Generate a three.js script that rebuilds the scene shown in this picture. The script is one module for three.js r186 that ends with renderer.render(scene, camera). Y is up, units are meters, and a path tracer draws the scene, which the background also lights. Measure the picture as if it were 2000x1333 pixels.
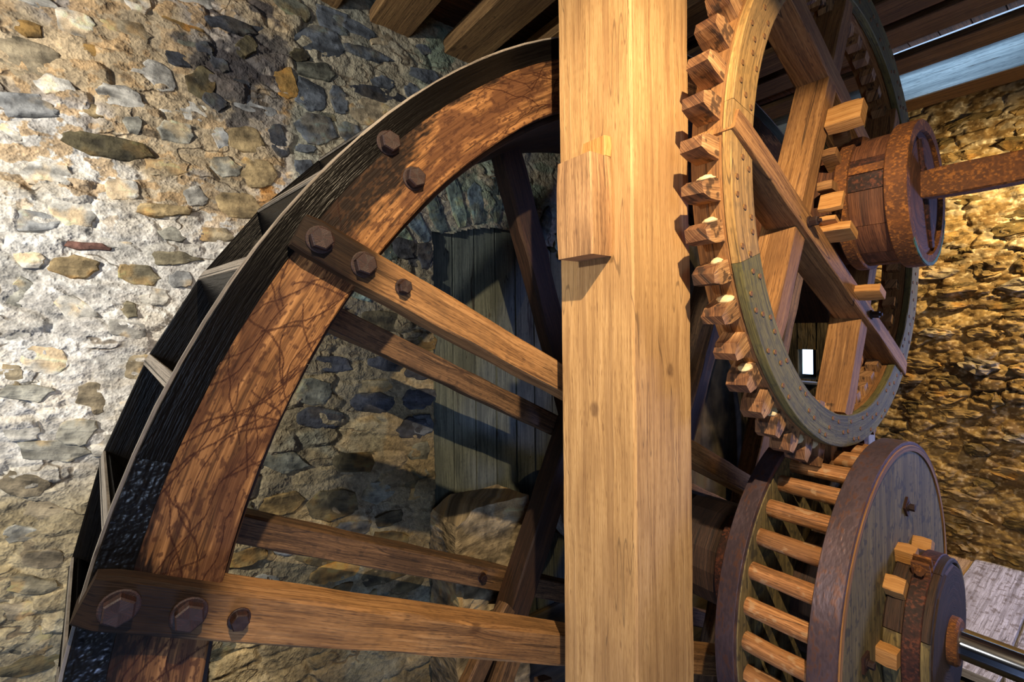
import * as THREE from 'three';
import { RectAreaLightUniformsLib } from 'three/addons/lights/RectAreaLightUniformsLib.js';
import { mergeGeometries, mergeVertices, toCreasedNormals } from 'three/addons/utils/BufferGeometryUtils.js';

// ---------------------------------------------------------------- camera, light, exposure
// Metres. x runs along the far wall, z towards the viewer, y up. The camera stands at x = 0, z = 0.
const EYE = 1.8;
const V = (x, y, depth) => new THREE.Vector3(x, y + EYE, -depth);   // y measured from eye height, depth away from the viewer
const scene = new THREE.Scene();
scene.background = new THREE.Color(0x000000);
const camera = new THREE.PerspectiveCamera(2 * Math.atan(666.5 / 920) * 180 / Math.PI, 2000 / 1333, 0.03, 60);
camera.position.copy(V(0, 0, 0));
camera.rotation.order = 'YXZ';
camera.rotation.set(0, -Math.atan2(695, 920), -0.6 * Math.PI / 180);
camera.setViewOffset(2000, 1333, 0, 23.5, 2000, 1333);
scene.add(camera);
const renderer = new THREE.WebGLRenderer({ antialias: true });
renderer.toneMapping = THREE.LinearToneMapping;
renderer.toneMappingExposure = 1.0;
renderer.shadowMap.enabled = true;
RectAreaLightUniformsLib.init();

function spot(position, target, colour, candela, angleDeg, penumbra, soft) {
  const l = new THREE.SpotLight(colour, candela, 0, angleDeg * Math.PI / 180, penumbra, 2);
  l.position.copy(position); l.target.position.copy(target);
  l.castShadow = true; l.shadow.radius = soft; l.shadow.mapSize.set(2048, 2048); l.shadow.bias = -0.0005;
  scene.add(l, l.target);
  return l;
}
function pane(centre, target, w, h, colour, intensity) {
  const l = new THREE.RectAreaLight(colour, intensity, w, h);
  l.position.copy(centre); l.lookAt(target);
  scene.add(l);
  return l;
}
// the warm spotlight under the joists above the camera, the white wall washer at the left, the warm washer of the right wall
const KEY = V(0.28, 1.28, -0.12), KEY_AT = V(1.4, -0.32, 1.1);
spot(KEY, KEY_AT, new THREE.Color(1, 0.77, 0.49), 28, 54, 1, 0.8);
const WASH = V(-1.95, 0.85, 1.15), WASH_AT = V(-0.3, 0.16, 2.6);
spot(WASH, WASH_AT, new THREE.Color(1, 0.95, 0.87), 30, 62, 1, 3);
const GOLD = V(4.15, 1.15, -0.15), GOLD_AT = V(5.05, -0.35, 0.95);
spot(GOLD, GOLD_AT, new THREE.Color(1, 0.72, 0.35), 19, 80, 0.9, 2);
// daylight: two windows in the wall behind the camera and the slit in the right wall
pane(V(-1.1, 0.0, -2.44), V(-0.6, -0.4, 1), 0.9, 1.1, new THREE.Color(0.55, 0.72, 1), 10);
pane(V(4.96, -0.3, -1.05), V(3.6, -1.5, -0.2), 0.7, 1.0, new THREE.Color(0.3, 0.42, 1), 44);
pane(V(5.0, -0.34, 1.93), V(3, -0.5, 1.6), 0.08, 0.26, new THREE.Color(0.25, 0.45, 1), 35);
// added light over the last bay of joists, to brighten its side board
pane(V(4.26, 1.86, 0.72), V(4.26, 0, 0.72), 0.3, 0.75, new THREE.Color(0.62, 0.82, 1), 2.2);
// daylight out of the tailrace arch in the pit below the camera
pane(V(-0.1, -2.62, 0.05), V(0.1, -1.2, 1.5), 1.1, 0.5, new THREE.Color(0.45, 0.6, 1), 22);

// ---------------------------------------------------------------- helpers
function rng(seed) { let a = seed >>> 0; return () => { a = (a + 0x6d2b79f5) | 0; let t = Math.imul(a ^ (a >>> 15), 1 | a); t = (t + Math.imul(t ^ (t >>> 7), 61 | t)) ^ t; return ((t ^ (t >>> 14)) >>> 0) / 4294967296; }; }
const lerp = (a, b, t) => a + (b - a) * t, clamp = (x, a = 0, b = 1) => Math.min(b, Math.max(a, x));
const sstep = (a, b, x) => { const t = clamp((x - a) / (b - a)); return t * t * (3 - 2 * t); };
const hash = (x, y, s) => { let h = Math.imul(x, 374761393) ^ Math.imul(y, 668265263) ^ Math.imul(s, 2147483647 - 58); h = Math.imul(h ^ (h >>> 13), 1274126177); return ((h ^ (h >>> 16)) >>> 0) / 4294967296; };
function vn(x, y, s, px = 0, py = 0) {                            // value noise, periodic when px, py are given
  let x0 = Math.floor(x), y0 = Math.floor(y); const fx = x - x0, fy = y - y0;
  let x1 = x0 + 1, y1 = y0 + 1;
  if (px) { x0 = ((x0 % px) + px) % px; x1 = ((x1 % px) + px) % px; }
  if (py) { y0 = ((y0 % py) + py) % py; y1 = ((y1 % py) + py) % py; }
  const u = fx * fx * (3 - 2 * fx), v = fy * fy * (3 - 2 * fy);
  return lerp(lerp(hash(x0, y0, s), hash(x1, y0, s), u), lerp(hash(x0, y1, s), hash(x1, y1, s), u), v);
}
function fbm(x, y, s, oct = 4, px = 0, py = 0) { let a = 0.5, t = 0, n = 0, f = 1; for (let i = 0; i < oct; i++) { t += a * vn(x * f, y * f, s + i * 17, px * f, py * f); n += a; a *= 0.5; f *= 2; } return t / n; }
function cell(x, y, s) {                                          // nearest and second nearest feature point
  const X = Math.floor(x), Y = Math.floor(y); let a = 9, b = 9, id = 0;
  for (let j = -1; j < 2; j++) for (let i = -1; i < 2; i++) {
    const cx = X + i + 0.15 + 0.7 * hash(X + i, Y + j, s), cy = Y + j + 0.15 + 0.7 * hash(X + i, Y + j, s + 5), d = Math.hypot(cx - x, cy - y);
    if (d < a) { b = a; a = d; id = hash(X + i, Y + j, s + 9); } else if (d < b) b = d;
  }
  return [a, b, id];
}
const rgb = (h) => [(h >> 16) & 255, (h >> 8) & 255, h & 255];
const mix3 = (a, b, t) => [lerp(a[0], b[0], t), lerp(a[1], b[1], t), lerp(a[2], b[2], t)];
function texture(w, h, f, srgb = true) {
  const d = new Uint8Array(w * h * 4);
  for (let y = 0, o = 0; y < h; y++) for (let x = 0; x < w; x++, o += 4) { const c = f(x / w, y / h, x, y); d[o] = clamp(c[0], 0, 255); d[o + 1] = clamp(c[1], 0, 255); d[o + 2] = clamp(c[2], 0, 255); d[o + 3] = 255; }
  const t = new THREE.DataTexture(d, w, h); t.wrapS = t.wrapT = THREE.RepeatWrapping; t.magFilter = THREE.LinearFilter; t.minFilter = THREE.LinearMipmapLinearFilter; t.generateMipmaps = true;
  if (srgb) t.colorSpace = THREE.SRGBColorSpace;
  t.needsUpdate = true; return t;
}
const paired = (w, h, f) => {                                      // a colour map and a height map from one function returning [r, g, b, height 0..1]
  const hs = new Float32Array(w * h);
  const map = texture(w, h, (u, v, x, y) => { const c = f(u, v); hs[y * w + x] = c[3]; return c; });
  const bump = texture(w, h, (u, v, x, y) => { const q = hs[y * w + x] * 255; return [q, q, q]; }, false);
  return { map, bump };
};
const scaled = (t, sx, sy) => { const c = t.clone(); c.repeat.set(sx, sy); c.needsUpdate = true; return c; };

// ---------------------------------------------------------------- materials
// wood: u along the grain, v across; the tile is 1.6 m by 0.5 m
function wood(seed, pale, mid, dark, { blotch = 0.3, streak = 0.4, knots = 2, crack = 0.5, rough = 0.75, bump = 0.0016, contrast = 1, speck = 0, speckCol = 0x1a120c, w = 1024, h = 512 } = {}) {
  const R = rng(seed), K = Array.from({ length: knots }, () => [R(), R(), 0.012 + 0.014 * R()]);
  const P = rgb(pale), M = rgb(mid), D = rgb(dark), SC = rgb(speckCol);
  const { map, bump: b } = paired(w, h, (u, v) => {
    let vv = v, kd = 0;
    for (const [ku, kv, kr] of K) {
      let du = u - ku, dv = v - kv; du -= Math.round(du); dv -= Math.round(dv); du *= 1.6; dv *= 0.5;
      const r = Math.hypot(du * 0.75, dv), g = Math.exp(-r / (kr * 2.2));
      vv += (dv > 0 ? 1 : -1) * g * 0.03; kd = Math.max(kd, sstep(kr * 1.25, kr * 0.4, r + kr * 0.3 * (vn(u * 160, v * 60, seed) - 0.5)));
    }
    const warp = fbm(u * 4, vv * 6, seed + 3, 3, 4, 6) - 0.5, pore = vn(u * 46, vv * 240, seed + 61, 46, 240);
    const g1 = fbm(u * 4 + warp * 0.3, vv * 40 + warp * 1.3, seed + 1, 4, 4, 40), g2 = fbm(u * 14, vv * 190, seed + 2, 2, 14, 190), g3 = vn(u * 120, vv * 300, seed + 8, 120, 300);
    const rings = 0.5 + 0.5 * Math.sin((vv * 46 + warp * 9) * Math.PI * 2 * 0.5);
    let t = clamp(0.52 + contrast * (0.75 * (g1 - 0.5) + 0.75 * (g2 - 0.5) + 0.1 * (rings - 0.5) + 0.3 * (g3 - 0.5)) - 0.35 * sstep(0.76, 0.95, pore));
    let c = t < 0.5 ? mix3(D, M, t * 2) : mix3(M, P, t * 2 - 1);
    const bl = fbm(u * 5, v * 5, seed + 11, 4, 5, 5); c = mix3(c, mix3(D, M, 0.25), blotch * sstep(0.5, 0.72, bl));
    const st = fbm(u * 3, vv * 26, seed + 21, 3, 3, 26); c = mix3(c, D, streak * sstep(0.62, 0.76, st));
    const ck = Math.abs(fbm(u * 2.0, vv * 9, seed + 31, 3, 2, 9) - 0.5), ckm = crack * sstep(0.011, 0.003, ck) * sstep(0.45, 0.6, vn(u * 5, v * 9, seed + 41, 5, 9));
    c = mix3(c, [24, 16, 10], ckm * 0.85); c = mix3(c, mix3(D, [60, 38, 22], 0.5), kd * 0.6);
    if (speck) c = mix3(c, SC, speck * sstep(0.6, 0.72, fbm(u * 60, v * 22, seed + 51, 3, 60, 22)));
    return [c[0], c[1], c[2], clamp(0.62 + 0.5 * (g1 - 0.5) + 0.5 * (g2 - 0.5) + 0.25 * (g3 - 0.5) - 0.2 * sstep(0.76, 0.95, pore) - 0.55 * ckm - 0.2 * kd)];
  });
  map.repeat.set(1 / 1.6, 1 / 0.5); b.repeat.set(1 / 1.6, 1 / 0.5);
  return new THREE.MeshStandardMaterial({ map, bumpMap: b, bumpScale: bump, roughness: rough, metalness: 0 });
}
const M = {};
M.post = wood(11, 0xd8b07c, 0xbd945f, 0x8f6a42, { blotch: 0.4, streak: 0.42, knots: 2, crack: 0.3, contrast: 0.75, bump: 0.0012 });
M.block = wood(12, 0xc09a6c, 0xa27c54, 0x6e5036, { blotch: 0.3, streak: 0.35, knots: 2, crack: 0.6 });
M.felloeWood = wood(13, 0x94704c, 0x6f5236, 0x3a291b, { blotch: 0.5, streak: 0.4, knots: 1, contrast: 1.1, speck: 0.2 });
M.spoke = wood(14, 0xb88c5c, 0x956d44, 0x543c28, { blotch: 0.3, streak: 0.35, knots: 1, contrast: 0.95, speck: 0.15, speckCol: 0x5a4632 });
M.darkWood = wood(15, 0x4e3524, 0x382417, 0x1d120b, { blotch: 0.5, streak: 0.5, knots: 1 });
M.wet = wood(16, 0x13110f, 0x0c0a09, 0x050404, { blotch: 0.4, rough: 0.3, bump: 0.0016, knots: 0 });
M.wet = new THREE.MeshPhysicalMaterial({ map: M.wet.map, bumpMap: M.wet.bumpMap, bumpScale: 0.0016, roughness: 0.34, specularIntensity: 0.22 });
const drops = texture(1024, 256, (u, v) => { const a = fbm(u * 120, v * 44, 621, 3, 120, 44), b = fbm(u * 34, v * 60, 622, 3, 34, 60), q = 255 * clamp(0.5 + 1.1 * (a - 0.5) + 0.6 * (b - 0.5)); return [q, q, q]; }, false); drops.repeat.set(1 / 1.6, 1 / 0.5);
M.dripping = new THREE.MeshPhysicalMaterial({ map: M.wet.map, bumpMap: drops, bumpScale: 0.0028, roughness: 0.3, specularIntensity: 0.9 });
M.gear = wood(17, 0xb98a54, 0x96693a, 0x5f3f22, { blotch: 0.35, streak: 0.35, knots: 2, crack: 0.6 });
M.ring = wood(18, 0xc29a5e, 0xa17c46, 0x66502e, { blotch: 0.3, streak: 0.35, knots: 1, crack: 0.4, speck: 0.2, speckCol: 0x5a4a2c });
M.olive = wood(19, 0x8a8048, 0x6c6438, 0x423d26, { blotch: 0.4, streak: 0.4, knots: 1, crack: 0.4, speck: 0.3, speckCol: 0x3a3c30 });
M.fresh = wood(20, 0xd8a566, 0xc08a4c, 0x95632f, { blotch: 0.15, streak: 0.25, knots: 0, crack: 0.1, contrast: 0.7 });
M.cog = wood(21, 0xd0a470, 0xae8052, 0x6a4a30, { blotch: 0.5, streak: 0.4, knots: 0, crack: 0.3, speck: 0.6, speckCol: 0x2a1c14, w: 512, h: 512 });
M.rung = wood(22, 0xca935c, 0xa16c3e, 0x62401f, { blotch: 0.5, streak: 0.35, knots: 1, speck: 0.5, speckCol: 0xb59a78, w: 512, h: 512 });
M.joistLit = wood(39, 0xb8925e, 0x967248, 0x5e462c, { blotch: 0.4, streak: 0.4, knots: 2, w: 512, h: 256 });  // lighter copy of joist wood; light on the left bays is in its colour
M.joist = wood(23, 0x86663e, 0x664a2c, 0x3c2a19, { blotch: 0.4, streak: 0.4, knots: 2 });  // darker copy; shade over the right bays is in its colour
M.board = wood(24, 0x8a5836, 0x683e24, 0x3c2214, { blotch: 0.4, streak: 0.4, knots: 2 });
M.door = wood(25, 0x75796a, 0x5a5f53, 0x363b35, { blotch: 0.5, streak: 0.5, knots: 2, crack: 0.7 });
M.floor = wood(26, 0xd0ccc6, 0xb0aaa2, 0x736c64, { blotch: 0.5, streak: 0.5, knots: 2, speck: 0.5, speckCol: 0x57493a });
M.floorWarm = wood(27, 0xc5a578, 0xac8c5f, 0x7a5f3e, { blotch: 0.2, streak: 0.3, knots: 1 });
M.disc = wood(28, 0x968250, 0x76663e, 0x4a4028, { blotch: 0.45, streak: 0.5, knots: 2, speck: 0.5, speckCol: 0x2d2a22 });
M.wornOrLit = wood(37, 0xa49a8c, 0x857c70, 0x4c463f, { knots: 0, blotch: 0.3, w: 512, h: 256 });  // pale tone: side light on the wheel edges is put into the colour
M.daylitBoard = wood(38, 0xc8d4d8, 0xa8b6bc, 0x76848c, { blotch: 0.3, knots: 1, w: 512, h: 256 });  // pale blue holds the daylight falling on the beam side
M.greyPost = wood(29, 0x9a9ea8, 0x7d828e, 0x545965, { blotch: 0.3, knots: 1 });
function metal(seed, A, B, C, rough, metalness, bump = 0.0012) {
  const a = rgb(A), b = rgb(B), c = rgb(C);
  const { map, bump: bm } = paired(512, 512, (u, v) => {
    const n = fbm(u * 6, v * 6, seed, 5, 6, 6), f = fbm(u * 70, v * 70, seed + 4, 3, 70, 70);
    let q = mix3(a, b, sstep(0.3, 0.7, n * 0.5 + f * 0.5)); q = mix3(q, c, 0.85 * sstep(0.5, 0.76, f * 0.75 + vn(u * 20, v * 20, seed + 7, 20, 20) * 0.25));
    return [...q, f * 0.7 + n * 0.3];
  });
  map.repeat.set(2, 2); bm.repeat.set(2, 2);
  return new THREE.MeshStandardMaterial({ map, bumpMap: bm, bumpScale: bump, roughness: rough, metalness });
}
M.rust = metal(31, 0x5e381c, 0x7c4a20, 0xa86a2c, 0.8, 0.1, 0.0015);
M.rustDark = metal(32, 0x24120d, 0x48261a, 0x6b3a24, 0.7, 0.15);
M.iron = metal(33, 0x56484e, 0x6a5a62, 0x6e4c40, 0.4, 0.5);
M.bolt = metal(34, 0x20100b, 0x2e1710, 0x3c1f14, 0.6, 0.1, 0.0008);
M.verdigris = metal(35, 0x3f6a5c, 0x4f8472, 0x6a4a2a, 0.7, 0.1);
M.steel = new THREE.MeshStandardMaterial({ color: 0xb8bcc4, roughness: 0.14, metalness: 1 });
M.lampHousing = new THREE.MeshStandardMaterial({ color: 0x16161a, roughness: 0.5, metalness: 0.6 });
M.grease = new THREE.MeshStandardMaterial({ color: 0xd2bd92, roughness: 0.5 });
M.peg = wood(36, 0x9a7040, 0x7a552e, 0x4a3018, { knots: 0, crack: 0, w: 256, h: 256 });
// stone: one grey detail map, tinted per tone
const stoneTex = paired(1024, 1024, (u, v) => {
  const lay = fbm(u * 5, v * 22, 71, 5, 5, 22), f = fbm(u * 24, v * 24, 73, 4, 24, 24), p = fbm(u * 7, v * 7, 75, 4, 7, 7);
  const k = 0.82 + 0.7 * (lay - 0.5) + 0.5 * (f - 0.5) + 0.4 * (p - 0.5), warm = sstep(0.5, 0.68, p);
  return [clamp(255 * k * (1 + 0.1 * warm), 30, 255), clamp(255 * k, 30, 255), clamp(255 * k * (1 - 0.14 * warm), 30, 255), clamp(0.5 + 0.8 * (lay - 0.5) + 0.6 * (f - 0.5))];
});
const stoneMap = scaled(stoneTex.map, 1.4, 1.4), stoneBump = scaled(stoneTex.bump, 1.4, 1.4);
const stoneMat = (hex, bump = 0.014) => new THREE.MeshStandardMaterial({ color: hex, map: stoneMap, bumpMap: stoneBump, bumpScale: bump, roughness: 0.9 });
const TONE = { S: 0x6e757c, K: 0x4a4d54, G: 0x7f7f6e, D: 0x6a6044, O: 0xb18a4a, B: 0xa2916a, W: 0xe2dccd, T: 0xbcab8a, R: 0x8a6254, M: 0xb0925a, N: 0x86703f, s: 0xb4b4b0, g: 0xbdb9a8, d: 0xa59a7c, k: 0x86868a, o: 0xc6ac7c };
for (const k in TONE) TONE[k] = stoneMat(TONE[k]);

// ---------------------------------------------------------------- geometry builders
function geo(pos, uv, idx) {
  const g = new THREE.BufferGeometry();
  g.setAttribute('position', new THREE.Float32BufferAttribute(pos, 3)); g.setAttribute('uv', new THREE.Float32BufferAttribute(uv, 2)); g.setIndex(idx);
  return g;
}
const creased = (g, a = 0.55) => toCreasedNormals(g, a);
let uvShift = 0;
// a timber along local x: chamfered section (y by z), a little crooked, grain along x
function beamGeo(L, W, H, { bev = 0.006, seg = 0, wob = 0.0015, seed = 1, taper = 1 } = {}) {
  const n = seg || Math.max(2, Math.round(L / 0.08)), y = W / 2, z = H / 2, b = Math.min(bev, y * 0.6, z * 0.6);
  const prof = [[-y + b, z], [y - b, z], [y, z - b], [y, -z + b], [y - b, -z], [-y + b, -z], [-y, -z + b], [-y, z - b]];
  const per = [0]; for (let i = 0; i < 8; i++) per.push(per[i] + Math.hypot(prof[(i + 1) % 8][0] - prof[i][0], prof[(i + 1) % 8][1] - prof[i][1]));
  const pos = [], uv = [], idx = []; uvShift = (uvShift + 0.37) % 1.6; const u0 = uvShift + seed * 0.213, v0 = seed * 0.157;
  for (let k = 0; k <= n; k++) for (let i = 0; i <= 8; i++) {
    const q = prof[i % 8], x = -L / 2 + L * k / n, s = lerp(1, taper, k / n), endIn = (k === 0 || k === n) ? 1 - b / Math.max(y, z) : 1;
    const w1 = wob * 2 * (vn(x * 7 + seed * 13, i % 8, seed) - 0.5), w2 = wob * 2 * (vn(x * 7 + seed * 29, i % 8 + 20, seed) - 0.5);
    pos.push(x, q[0] * s * endIn + w1, q[1] * s * endIn + w2); uv.push(u0 + x, v0 + per[i]);
  }
  for (let k = 0; k < n; k++) for (let i = 0; i < 8; i++) { const a = k * 9 + i, c = a + 9; idx.push(a, c, a + 1, a + 1, c, c + 1); }
  for (const k of [0, n]) {
    const base = pos.length / 3; for (let i = 0; i < 8; i++) { const o = (k * 9 + i) * 3; pos.push(pos[o], pos[o + 1], pos[o + 2]); uv.push(u0 + pos[o + 1] * 0.6, v0 + pos[o + 2]); }
    for (let i = 1; i < 7; i++) k ? idx.push(base, base + i, base + i + 1) : idx.push(base, base + i + 1, base + i);
  }
  const g = geo(pos, uv, idx); 
  return creased(fixWinding(g), 0.5);
}
function fixWinding(g) {                                           // closed solids: make the faces point outwards
  const p = g.attributes.position, ix = g.index.array; let vol = 0; const a = new THREE.Vector3(), b = new THREE.Vector3(), c = new THREE.Vector3();
  for (let i = 0; i < ix.length; i += 3) { a.fromBufferAttribute(p, ix[i]); b.fromBufferAttribute(p, ix[i + 1]); c.fromBufferAttribute(p, ix[i + 2]); vol += a.dot(b.cross(c)); }
  if (vol < 0) for (let i = 0; i < ix.length; i += 3) { const t = ix[i]; ix[i] = ix[i + 1]; ix[i + 1] = t; }
  return g;
}
// a curved timber: section r0..r1 by z0..z1 swept from angle t0 to t1 (degrees)
function arcGeo(r0, r1, z0, z1, t0, t1, { n = 0, bev = 0.004, seed = 1, uvFace = null, wob = 0.001, gap = 0 } = {}) {
  const m = n || Math.max(2, Math.round((t1 - t0) / 2.5)), b = bev, R = (r0 + r1) / 2;
  const prof = [[r0 + b, z1], [r1 - b, z1], [r1, z1 - b], [r1, z0 + b], [r1 - b, z0], [r0 + b, z0], [r0, z0 + b], [r0, z1 - b]];
  const per = [0]; for (let i = 0; i < 8; i++) per.push(per[i] + Math.hypot(prof[(i + 1) % 8][0] - prof[i][0], prof[(i + 1) % 8][1] - prof[i][1]));
  const pos = [], uv = [], idx = [], g0 = gap / R * 90 / Math.PI; uvShift = (uvShift + 0.41) % 1.6;
  for (let k = 0; k <= m; k++) for (let i = 0; i <= 8; i++) {
    const q = prof[i % 8], d = lerp(t0 + g0, t1 - g0, k / m), a = d * Math.PI / 180, w = wob * 2 * (vn(d * 0.3, i % 8, seed) - 0.5);
    pos.push((q[0] + w) * Math.cos(a), (q[0] + w) * Math.sin(a), q[1] + w * 0.5);
    if (uvFace) uv.push(...uvFace(d, q[0])); else uv.push(uvShift + a * R, seed * 0.17 + per[i]);
  }
  for (let k = 0; k < m; k++) for (let i = 0; i < 8; i++) { const a = k * 9 + i, c = a + 9; idx.push(a, c, a + 1, a + 1, c, c + 1); }
  for (const k of [0, m]) {
    const base = pos.length / 3; for (let i = 0; i < 8; i++) { const o = (k * 9 + i) * 3; pos.push(pos[o], pos[o + 1], pos[o + 2]); uv.push(uv[(k * 9 + i) * 2], uv[(k * 9 + i) * 2 + 1]); }
    for (let i = 1; i < 7; i++) k ? idx.push(base, base + i, base + i + 1) : idx.push(base, base + i + 1, base + i);
  }
  return creased(fixWinding(geo(pos, uv, idx)), 0.5);
}
// turned solid about local z: profile of [radius, z]
function latheZ(profile, n = 48, crease = 0.5) {
  const pos = [], uv = [], idx = []; let s = 0;
  profile.forEach(([r, z], j) => { if (j) s += Math.hypot(r - profile[j - 1][0], z - profile[j - 1][1]); for (let i = 0; i <= n; i++) { const a = i / n * Math.PI * 2; pos.push(r * Math.cos(a), r * Math.sin(a), z); uv.push(a * 0.3, s); } });
  for (let j = 0; j < profile.length - 1; j++) for (let i = 0; i < n; i++) { const a = j * (n + 1) + i, c = a + n + 1; idx.push(a, a + 1, c, a + 1, c + 1, c); }
  return creased(fixWinding(geo(pos, uv, idx)), crease);
}
const band = (r0, r1, z0, z1, n = 72, b = 0.003) => latheZ([[r0, z0], [r1 - b, z0], [r1, z0 + b], [r1, z1 - b], [r1 - b, z1], [r0, z1], [r0, z0]], n);
// a rough stone facing local +z
function stoneGeo(w, h, d, seed, rough = 1, corners = 7) {
  const R = rng(seed), m = corners + Math.floor(R() * 3) - 1, n = 24, pos = [], uv = [], idx = [], ox = R() * 3, oy = R() * 3, C = [], sq = 3.2;
  for (let i = 0; i < m; i++) {                                    // an irregular polygon near the outline of a block
    const a = (i + 0.65 * (R() - 0.5)) / m * Math.PI * 2, c = Math.cos(a), q = Math.sin(a), k = Math.pow(Math.pow(Math.abs(c), sq) + Math.pow(Math.abs(q), sq), -1 / sq) * (1.05 - 0.17 * R());
    C.push([k * c * w / 2, k * q * h / 2]);
  }
  const edge = []; for (let i = 0; i < n; i++) { const t = i / n * m, a = C[Math.floor(t)], b = C[(Math.floor(t) + 1) % m], f = t - Math.floor(t); edge.push([lerp(a[0], b[0], f) + 0.01 * rough * (vn(i * 0.9, seed, seed) - 0.5), lerp(a[1], b[1], f) + 0.009 * rough * (vn(i * 0.9 + 40, seed, seed) - 0.5)]); }
  const tilt = [rough * (R() - 0.5), rough * (R() - 0.5)];
  const rings = [[1.03, -0.03], [1.0, 0], [0.97, 0.62 * d], [0.9, 0.95 * d], [0.66, d], [0.4, 1.03 * d], [0.18, 1.04 * d]];
  for (const [s, z] of rings) for (let i = 0; i < n; i++) {
    const x = edge[i][0] * s, y = edge[i][1] * s, lift = z > 0 ? d * (1.1 * rough * (fbm(x * 22 + ox * 9, y * 38 + oy * 9, seed + 1, 2) - 0.5) + tilt[0] * x / w + tilt[1] * y / h) : 0;
    pos.push(x, y, z + lift); uv.push(x + ox, y + oy);
  }
  const last = rings.length; pos.push(0, 0, d * 1.04); uv.push(ox, oy);
  for (let j = 0; j < last - 1; j++) for (let i = 0; i < n; i++) { const a = j * n + i, b = j * n + (i + 1) % n; idx.push(a, b, a + n, b, b + n, a + n); }
  for (let i = 0; i < n; i++) idx.push((last - 1) * n + i, (last - 1) * n + (i + 1) % n, last * n);
  return creased(geo(pos, uv, idx), 0.6);
}
function bolt(r, h, nut = false) {                                  // hexagonal head with a domed washer, along local z
  const parts = [latheZ([[0.0001, 0], [r * 1.2, 0], [r * 1.2, h * 0.14], [r * 1.1, h * 0.2], [0.0001, h * 0.2]], 20), latheZ([[0.0001, h * 0.3], [r, h * 0.15], [r, h * 0.88], [r * 0.88, h], [0.0001, h]], 6, 0.3)];
  if (nut) parts.push(latheZ([[0.0001, h], [r * 0.45, h], [r * 0.42, h * 1.3], [0.0001, h * 1.34]], 10));
  return mergeGeometries(parts);
}
// ---------------------------------------------------------------- naming
const used = new Map();
function numbered(name) { const n = used.get(name) ?? 0; used.set(name, n + 1); return n ? name + '_' + String(n).padStart(3, '0') : name; }
function shade(m) { m.castShadow = true; m.receiveShadow = true; return m; }
function part(name, g, mat, parent) { const m = shade(new THREE.Mesh(g, mat)); m.name = numbered(name); parent.add(m); return m; }
function thing(name, label, category, at, group) { const o = new THREE.Group(); o.name = numbered(name); o.position.copy(at); o.userData = { label, category }; if (group) o.userData.group = group; scene.add(o); return o; }
function single(name, g, mat, label, category, at) { const m = part(name, g, mat, scene); m.position.copy(at); m.userData = { label, category }; return m; }
function setting(name, at = new THREE.Vector3()) { const o = new THREE.Group(); o.name = name; o.position.copy(at); o.userData = { kind: 'structure' }; scene.add(o); return o; }
// lay a mesh whose length runs along local x from a to b; "face" is where its local z should look
function lay(m, a, b, face) {
  const x = b.clone().sub(a).normalize(), z = face.clone().addScaledVector(x, -face.dot(x)).normalize(), y = z.clone().cross(x);
  m.position.copy(a).add(b).multiplyScalar(0.5); m.quaternion.setFromRotationMatrix(new THREE.Matrix4().makeBasis(x, y, z)); return m;
}
// ---------------------------------------------------------------- the room
const FAR = 2.6, RIGHT = 5.05, CEIL = 1.91;
const DOORWAY = { x0: 1.35, x1: 2.52, top: 0.68, cx: 1.88, cy: -0.36, r: 1.04 };
const inDoor = (x, y) => x > DOORWAY.x0 && x < DOORWAY.x1 && y < 0.6 && y > -2.3 || Math.hypot(x - DOORWAY.cx, y - DOORWAY.cy) < DOORWAY.r && y > 0 && x > DOORWAY.x0 && x < DOORWAY.x1;
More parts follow.
